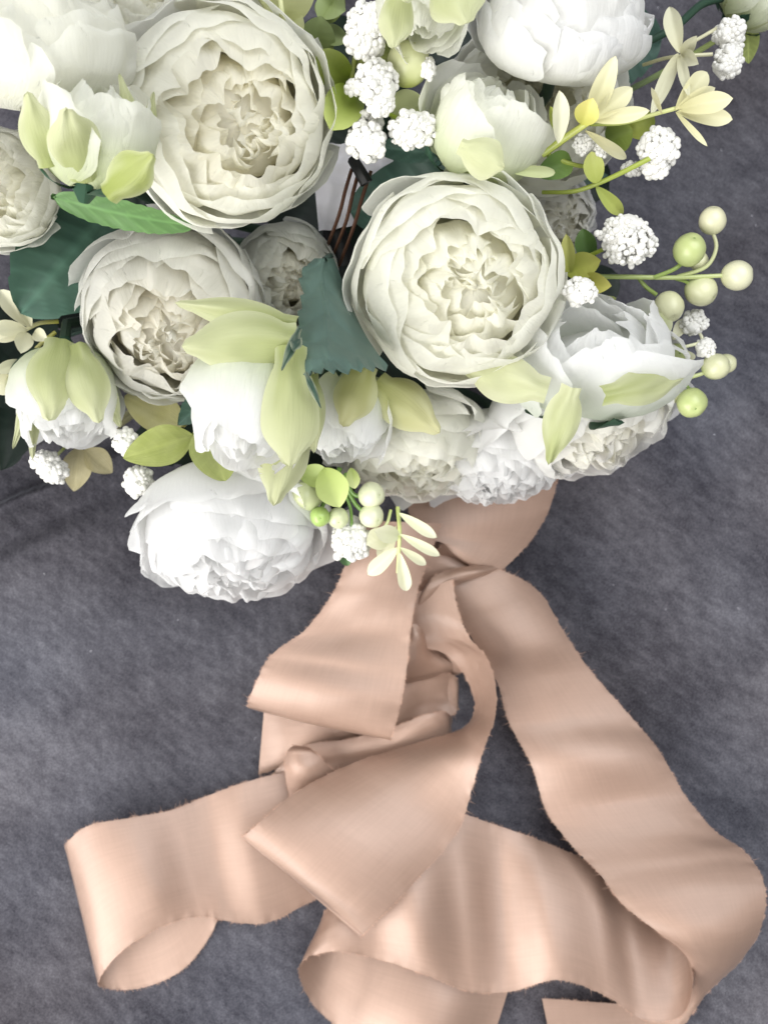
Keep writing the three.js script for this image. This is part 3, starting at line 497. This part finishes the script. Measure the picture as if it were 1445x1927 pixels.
{ // top centre spray with round leaves and foam
  const o = spray('spray of white foam blossoms with rounded green leaves at top centre', 'filler spray', 'foam_flower_spray', [665, 160, 0.12]);
  const G = [0.24, 0.32, 0.03], Y = [0.42, 0.46, 0.12];
  sprigLeaf(o, [650, 158, 0.122], [598, 95, 0.135], 62, G, [0.36, 0.42, 0.12], { shape: 0.4, mat: M.plastic }); sprigLeaf(o, [662, 170, 0.122], [622, 245, 0.132], 72, [0.26, 0.36, 0.03], [0.44, 0.5, 0.16], { shape: 0.4, mat: M.plastic });
  sprigLeaf(o, [720, 140, 0.12], [735, 40, 0.13], 70, [0.38, 0.44, 0.12], [0.5, 0.56, 0.22], { shape: 0.45 }); sprigLeaf(o, [735, 220, 0.12], [800, 190, 0.126], 70, [0.5, 0.56, 0.24], [0.58, 0.62, 0.34], { shape: 0.45 }); sprigLeaf(o, [665, 120, 0.126], [730, 100, 0.13], 40, Y, [0.5, 0.56, 0.2], { shape: 0.5 });
  twig(o, [[660, 210, 0.115], [662, 150, 0.125], [670, 90, 0.13]], 5, 4, Y, Y); twig(o, [[662, 160, 0.122], [685, 175, 0.13], [700, 190, 0.13]], 4, 4, Y, Y); twig(o, [[690, 220, 0.12], [730, 215, 0.125], [760, 230, 0.128]], 4, 4, G, G);
  berry(o, 768, 120, 0.134, 40, [0.36, 0.42, 0.05], [0.62, 0.64, 0.36], [0.2, -0.8, 0.5]); foam(o, 805, 128, 0.136, 14, 18, 14, 5);
  foam(o, 690, 40, 0.14, 36, 34, 15, 6.5); foam(o, 688, 75, 0.138, 38, 30, 18, 6.5); foam(o, 708, 155, 0.137, 38, 40, 19, 6.5); foam(o, 716, 192, 0.135, 24, 26, 23, 6); foam(o, 668, 165, 0.132, 18, 14, 24, 5); foam(o, 690, 268, 0.128, 36, 34, 20, 6.5); foam(o, 694, 232, 0.126, 24, 22, 25, 6); foam(o, 778, 243, 0.13, 42, 32, 21, 6.5);
}
{ // top green hydrangea-like florets
  const o = spray('blurred yellow-green floret cluster at the top edge beside the foam spray', 'floret cluster', 'green_floret_cluster', [520, 40, 0.125]);
  const A = [0.52, 0.54, 0.22], B = [0.66, 0.68, 0.36], D = [0.22, 0.28, 0.06], E = [0.36, 0.44, 0.2];
  [[520, 60, 440, -20, 70], [525, 50, 560, -60, 90], [515, 55, 480, 75, 36], [530, 60, 570, 30, 50], [510, 40, 430, 40, 44], [520, 55, 540, 85, 34], [500, 30, 400, 10, 60]].forEach(([a, b, c, d, w], i) => sprigLeaf(o, [a, b, 0.128], [c, d, 0.132 + 0.003 * (i % 3)], w, A, B, { pname: 'petal', shape: 0.5, mat: M.sepal }));
  [[560, 90, 545, 60, 40], [570, 120, 560, 70, 50], [590, 110, 605, 30, 66], [600, -5, 650, 20, 60], [560, 150, 580, 90, 40], [610, 60, 655, 75, 36], [640, 30, 600, -10, 60]].forEach(([a, b, c, d, w], i) => sprigLeaf(o, [a, b, 0.11], [c, d, 0.116 + 0.003 * (i % 3)], w, D, E, { shape: 0.45 }));
  twig(o, [[535, 60, 0.136], [505, 20, 0.14], [480, -20, 0.142]], 5, 5, B, B); twig(o, [[535, 60, 0.136], [530, 20, 0.14], [525, -20, 0.142]], 5, 5, B, B);
}
{ // left sprigs and foam
  let o = spray('foam blossom below the hanging bud at the far left', 'filler sprig', 'foam_flower_sprig', [95, 880, 0.06]);
  foam(o, 85, 868, 0.066, 24, 20, 30, 5.5); foam(o, 104, 886, 0.066, 24, 22, 31, 5.5); twig(o, [[125, 840, 0.06], [110, 855, 0.062], [98, 872, 0.064]], 3, 3, SH.lime, SH.ivory);
  o = spray('pair of foam blossoms left of the lowest rose', 'filler sprig', 'foam_flower_sprig', [255, 870, 0.07]);
  foam(o, 238, 832, 0.083, 22, 24, 32, 5.5); foam(o, 262, 905, 0.072, 27, 27, 33, 5.5); twig(o, [[300, 850, 0.075], [275, 865, 0.074], [262, 890, 0.072]], 3, 3, SH.dark, SH.ivory); twig(o, [[300, 840, 0.075], [265, 838, 0.08], [242, 834, 0.081]], 3, 3, SH.dark, SH.ivory);
  o = spray('ivory star flower sprig at the left edge beside the hanging bud', 'flower sprig', 'ivory_sprig', [60, 620, 0.085]);
  twig(o, [[110, 605, 0.085], [75, 608, 0.088], [40, 625, 0.09]], 4, 4, [0.5, 0.48, 0.08], SH.cream); twig(o, [[105, 625, 0.085], [75, 650, 0.086], [20, 715, 0.088]], 4, 4, [0.5, 0.48, 0.08], SH.cream);
  [[55, 615, 0, 545, 36], [60, 615, 35, 560, 22], [52, 620, -20, 615, 30], [50, 625, -10, 640, 20], [50, 625, 40, 665, 34], [65, 625, 90, 640, 26], [30, 710, -15, 735, 40], [30, 700, 20, 750, 30], [45, 680, -10, 700, 24]].forEach(([a, b, c, d, w], i) => sprigLeaf(o, [a, b, 0.09], [c, d, 0.092 + 0.003 * (i % 3)], w, SH.cream, SH.ivory, { pname: 'petal' }));
}

// ---------- the ribbon ----------
// stations: [left x, y, height mm, right x, y, height mm, bulge mm]
function strip(name, label, st, o, fray = [1, 1]) {
  const Lp = st.map((s) => loc(o, at(s[0], s[1], s[2] / 1000))), Rp = st.map((s) => loc(o, at(s[3], s[4], s[5] / 1000)));
  const cl = new THREE.CatmullRomCurve3(Lp, false, 'centripetal'), cr = new THREE.CatmullRomCurve3(Rp, false, 'centripetal');
  const n = st.length - 1, nv = n * 15, nu = 26, ns = name.length + st[0][0];
  const bul = (t) => { const k = Math.min(n - 1, Math.floor(t * n)), f = sst(0, 1, t * n - k); return mix(st[k][6] || 0, st[k + 1][6] || 0, f) / 1000; };
  const len = cl.getLength();
  const P = (u, v) => {
    const a = cl.getPoint(v), b = cr.getPoint(v), a2 = cl.getPoint(Math.min(1, v + 0.004)), a1 = cl.getPoint(Math.max(0, v - 0.004)), b2 = cr.getPoint(Math.min(1, v + 0.004)), b1 = cr.getPoint(Math.max(0, v - 0.004));
    const s = u * 0.5 + 0.5, dir = a2.sub(a1).lerp(b2.sub(b1), 0.5), nrm = dir.cross(b.clone().sub(a)).normalize();
    if (nrm.y < 0 && !st.keep) nrm.negate();
    const p = a.lerp(b, s), arch = 1 - u * u;
    p.addScaledVector(nrm, bul(v) * arch + 0.0007 * N3(u * 0.5 + ns, v * len * 16 + 0.5 * u, ns) + 0.0001 * N3(u * 3, v * len * 120, ns));
    const e = Math.abs(u) > 0.9 ? (Math.abs(u) - 0.9) * 10 : 0;
    p.addScaledVector(nrm, 0.0004 * e * N3(v * n * 5, u * 2, ns));
    p.y = Math.max(p.y + o.position.y, 0.0012) - o.position.y;
    return p;
  };
  const m = part(name, grid(nu, nv, (u, v) => { const p = P(u, v); return { p: [p.x, p.y, p.z], uv: [u * 0.496 + 0.5, v * len * 16] }; }), M.silk, o, label);
  // loose threads along the two raw edges
  srand(Math.round(ns * 13)); const pos = [];
  for (const sd of [-1, 1]) {
    const cnt = Math.round(len * 9000);
    for (let i = 0; i < cnt; i++) {
      const v = rnd(); if (N3(v * len * 260, sd, ns) < rr(-0.35, 0.25)) continue; const a = P(sd, v), b = P(sd * 0.97, v), c = P(sd, Math.min(1, v + 0.002)).sub(P(sd, Math.max(0, v - 0.002))).normalize();
      const out = a.clone().sub(b).normalize().addScaledVector(c, rr(-0.8, 0.8)); out.y += rr(-0.3, 0.3); out.normalize();
      const L = rr(0.0002, 0.0012) * (rnd() < 0.03 ? 3.2 : 1), w = 0.00008;
      const base = b.clone().lerp(a, 0.8), q = base.clone().addScaledVector(c, w), r2 = base.clone().addScaledVector(c, -w), tip = a.clone().addScaledVector(out, L);
      pos.push(q.x, q.y, q.z, r2.x, r2.y, r2.z, tip.x, tip.y, tip.z);
    }
  }
  const g = new THREE.BufferGeometry(); g.setAttribute('position', new THREE.Float32BufferAttribute(pos, 3)); g.computeVertexNormals();
  part('frayed_edge', g, M.fray, m).userData.kind = 'stuff';
  return m;
}
{
  const o = thing('silk_ribbon', 'peach silk ribbon tied in a bow below the bouquet, tails spread on the cloth', 'ribbon', at(790, 1120, 0));
  strip('loop', 'upper right loop', [[740, 900, 30, 1075, 800, 34, 2], [765, 950, 30, 1052, 890, 28, 3], [780, 990, 30, 1030, 965, 24, 3], [800, 1012, 30, 985, 1033, 22, 2], [830, 1020, 29, 922, 1084, 24, 1], [826, 1030, 25, 900, 1070, 22, 0], [800, 1045, 20, 860, 1060, 19, 0], [770, 1080, 16, 800, 1090, 16, 0]], o);
  strip('loop', 'left loop folded back at its lower end', [[690, 980, 42, 830, 985, 40, 4], [655, 1050, 40, 803, 1060, 40, 4], [630, 1110, 37, 785, 1112, 39, 3], [575, 1185, 34, 772, 1190, 38, -1], [512, 1232, 33, 764, 1265, 37, 1], [484, 1280, 32, 752, 1330, 35, 3], [467, 1328, 25, 734, 1392, 27, 1], [480, 1330, 18, 735, 1375, 20, 0], [520, 1300, 17, 740, 1330, 19, 0], [600, 1230, 17, 760, 1280, 18, 0]], o);
  strip('loop', 'lower fold under the left loop', [[496, 1342, 9, 487, 1457, 4, 0], [540, 1340, 10, 540, 1440, 5, 1], [640, 1330, 12, 650, 1398, 8, 1], [730, 1285, 13, 740, 1378, 9, 1], [800, 1270, 14, 805, 1352, 8, -2], [846, 1268, 15, 850, 1345, 8, -3], [862, 1282, 10, 862, 1332, 6, 0], [856, 1290, 4, 852, 1338, 3, 0], [800, 1300, 3, 800, 1345, 2, 0]], o);
  strip('knot', 'inner gathered folds at the knot', [[770, 1120, 22, 800, 1090, 26, 0], [772, 1170, 22, 850, 1150, 24, -3], [765, 1215, 20, 868, 1215, 22, -5], [757, 1262, 16, 868, 1258, 17, -4], [745, 1280, 10, 860, 1270, 11, 0]], o);
  strip('tail', 'middle tail ending in a wide fold', [[772, 1120, 30, 850, 1090, 32, 0], [776, 1160, 28, 862, 1150, 32, 0], [784, 1206, 24, 880, 1195, 34, -2], [845, 1236, 22, 916, 1240, 36, -2], [880, 1284, 20, 931, 1290, 38, -1], [891, 1335, 18, 930, 1345, 38, 0], [872, 1366, 16, 908, 1410, 36, 2], [795, 1394, 17, 888, 1482, 30, 4], [660, 1438, 20, 862, 1562, 26, 4], [550, 1496, 27, 780, 1660, 29, 5], [480, 1556, 30, 705, 1738, 31, 3], [458, 1574, 27, 680, 1762, 27, 0], [470, 1566, 21, 690, 1748, 22, 0], [540, 1530, 16, 740, 1690, 20, 0]], o);
  strip('tail', 'long right tail', [[790, 1130, 14, 850, 1070, 18, 0], [815, 1118, 19, 900, 1064, 22, 1], [848, 1103, 24, 945, 1074, 24, 1], [866, 1160, 22, 1012, 1112, 18, 4], [900, 1222, 19, 1062, 1192, 17, 4], [938, 1290, 15, 1110, 1262, 13, 2], [958, 1360, 12, 1180, 1342, 11, 2], [998, 1435, 14, 1240, 1415, 13, 5], [1030, 1530, 13, 1290, 1500, 12, 3], [1075, 1590, 16, 1345, 1565, 16, 2], [1128, 1645, 21, 1405, 1608, 22, 2], [1170, 1700, 25, 1438, 1668, 28, 3], [1235, 1752, 28, 1432, 1745, 28, 4], [1285, 1792, 26, 1388, 1815, 20, 3], [1304, 1830, 20, 1330, 1868, 12, 1], [1296, 1870, 10, 1296, 1915, 4, 0], [1250, 1890, 4, 1255, 1960, 2, 0], [1020, 1880, 3, 1060, 2080, 2, 0]], o);
  strip('tail', 'lower wide fold running under the right tail', [[1290, 1700, 9, 1300, 1800, 22, 0], [1290, 1690, 7, 1302, 1860, 22, -2], [1240, 1690, 7, 1280, 1912, 20, -3], [1170, 1660, 8, 1215, 1920, 18, 0], [1100, 1618, 9, 1140, 1874, 19, 3], [1010, 1580, 9, 1050, 1844, 21, 4], [930, 1552, 10, 960, 1866, 16, -1], [850, 1530, 13, 885, 1866, 17, 2], [760, 1560, 15, 800, 1834, 20, 6], [690, 1620, 15, 710, 1804, 19, 3], [630, 1690, 16, 630, 1790, 22, 2], [606, 1728, 14, 572, 1806, 19, 0], [612, 1740, 8, 563, 1830, 13, 0], [640, 1740, 4, 590, 1890, 5, 0], [720, 1750, 3, 660, 1950, 3, 2], [850, 1770, 3, 800, 2020, 8, 4], [980, 1790, 3, 900, 2040, 3, 0]], o);
  strip('tail', 'left tail curled back on itself', [[640, 1440, 5, 690, 1640, 4, 1], [520, 1457, 8, 585, 1696, 5, 3], [450, 1476, 10, 500, 1736, 7, 3], [385, 1500, 10, 430, 1733, 10, 1], [325, 1524, 13, 378, 1724, 13, 1], [240, 1540, 18, 303, 1744, 17, 3], [165, 1555, 19, 230, 1790, 18, 2], [124, 1590, 14, 188, 1840, 14, 0], [130, 1600, 7, 190, 1856, 6, 0], [180, 1600, 3, 250, 1862, 2, 0], [260, 1585, 2, 345, 1824, 1.6, 0], [310, 1560, 2, 408, 1735, 1.6, 0], [325, 1530, 2, 412, 1690, 2, 0]], o);
  strip('loop', 'small loop tip peeking out above the middle tail', [[552, 1520, 12, 650, 1460, 14, 2], [540, 1475, 17, 628, 1450, 18, 4], [536, 1440, 20, 612, 1434, 21, 4], [541, 1415, 21, 596, 1418, 22, 2], [552, 1401, 20, 577, 1404, 20, 0]], o);
  strip('loop', 'narrow crease under the left loop', [[500, 1470, 4, 510, 1500, 3, 0], [570, 1405, 9, 560, 1470, 5, 2], [650, 1392, 12, 650, 1450, 7, 2], [740, 1368, 14, 735, 1440, 9, 2], [800, 1345, 15, 806, 1405, 11, 1], [835, 1340, 12, 842, 1390, 9, 1], [850, 1352, 6, 850, 1380, 5, 0]], o);
  strip('knot', 'twisted fold at the knot', [[772, 1150, 27, 800, 1105, 30, 0], [790, 1140, 29, 815, 1085, 31, 2], [830, 1112, 29, 850, 1072, 29, 2], [880, 1092, 27, 900, 1064, 27, 2], [935, 1078, 23, 950, 1066, 23, 0]], o);
  strip('knot', 'inner crease of the knot', [[770, 1165, 26, 782, 1160, 28, 0], [768, 1200, 27, 800, 1195, 24, 2], [762, 1240, 25, 815, 1225, 19, 2], [758, 1275, 20, 850, 1248, 16, 1], [770, 1285, 14, 872, 1262, 12, 0]], o);
  strip('knot', 'gathered fold beside the knot', [[790, 1010, 20, 785, 1120, 18, 2], [850, 1030, 20, 845, 1105, 19, 3], [900, 1055, 19, 890, 1098, 19, 2], [950, 1075, 17, 940, 1085, 17, 0]], o);
}
renderer.render(scene, camera);
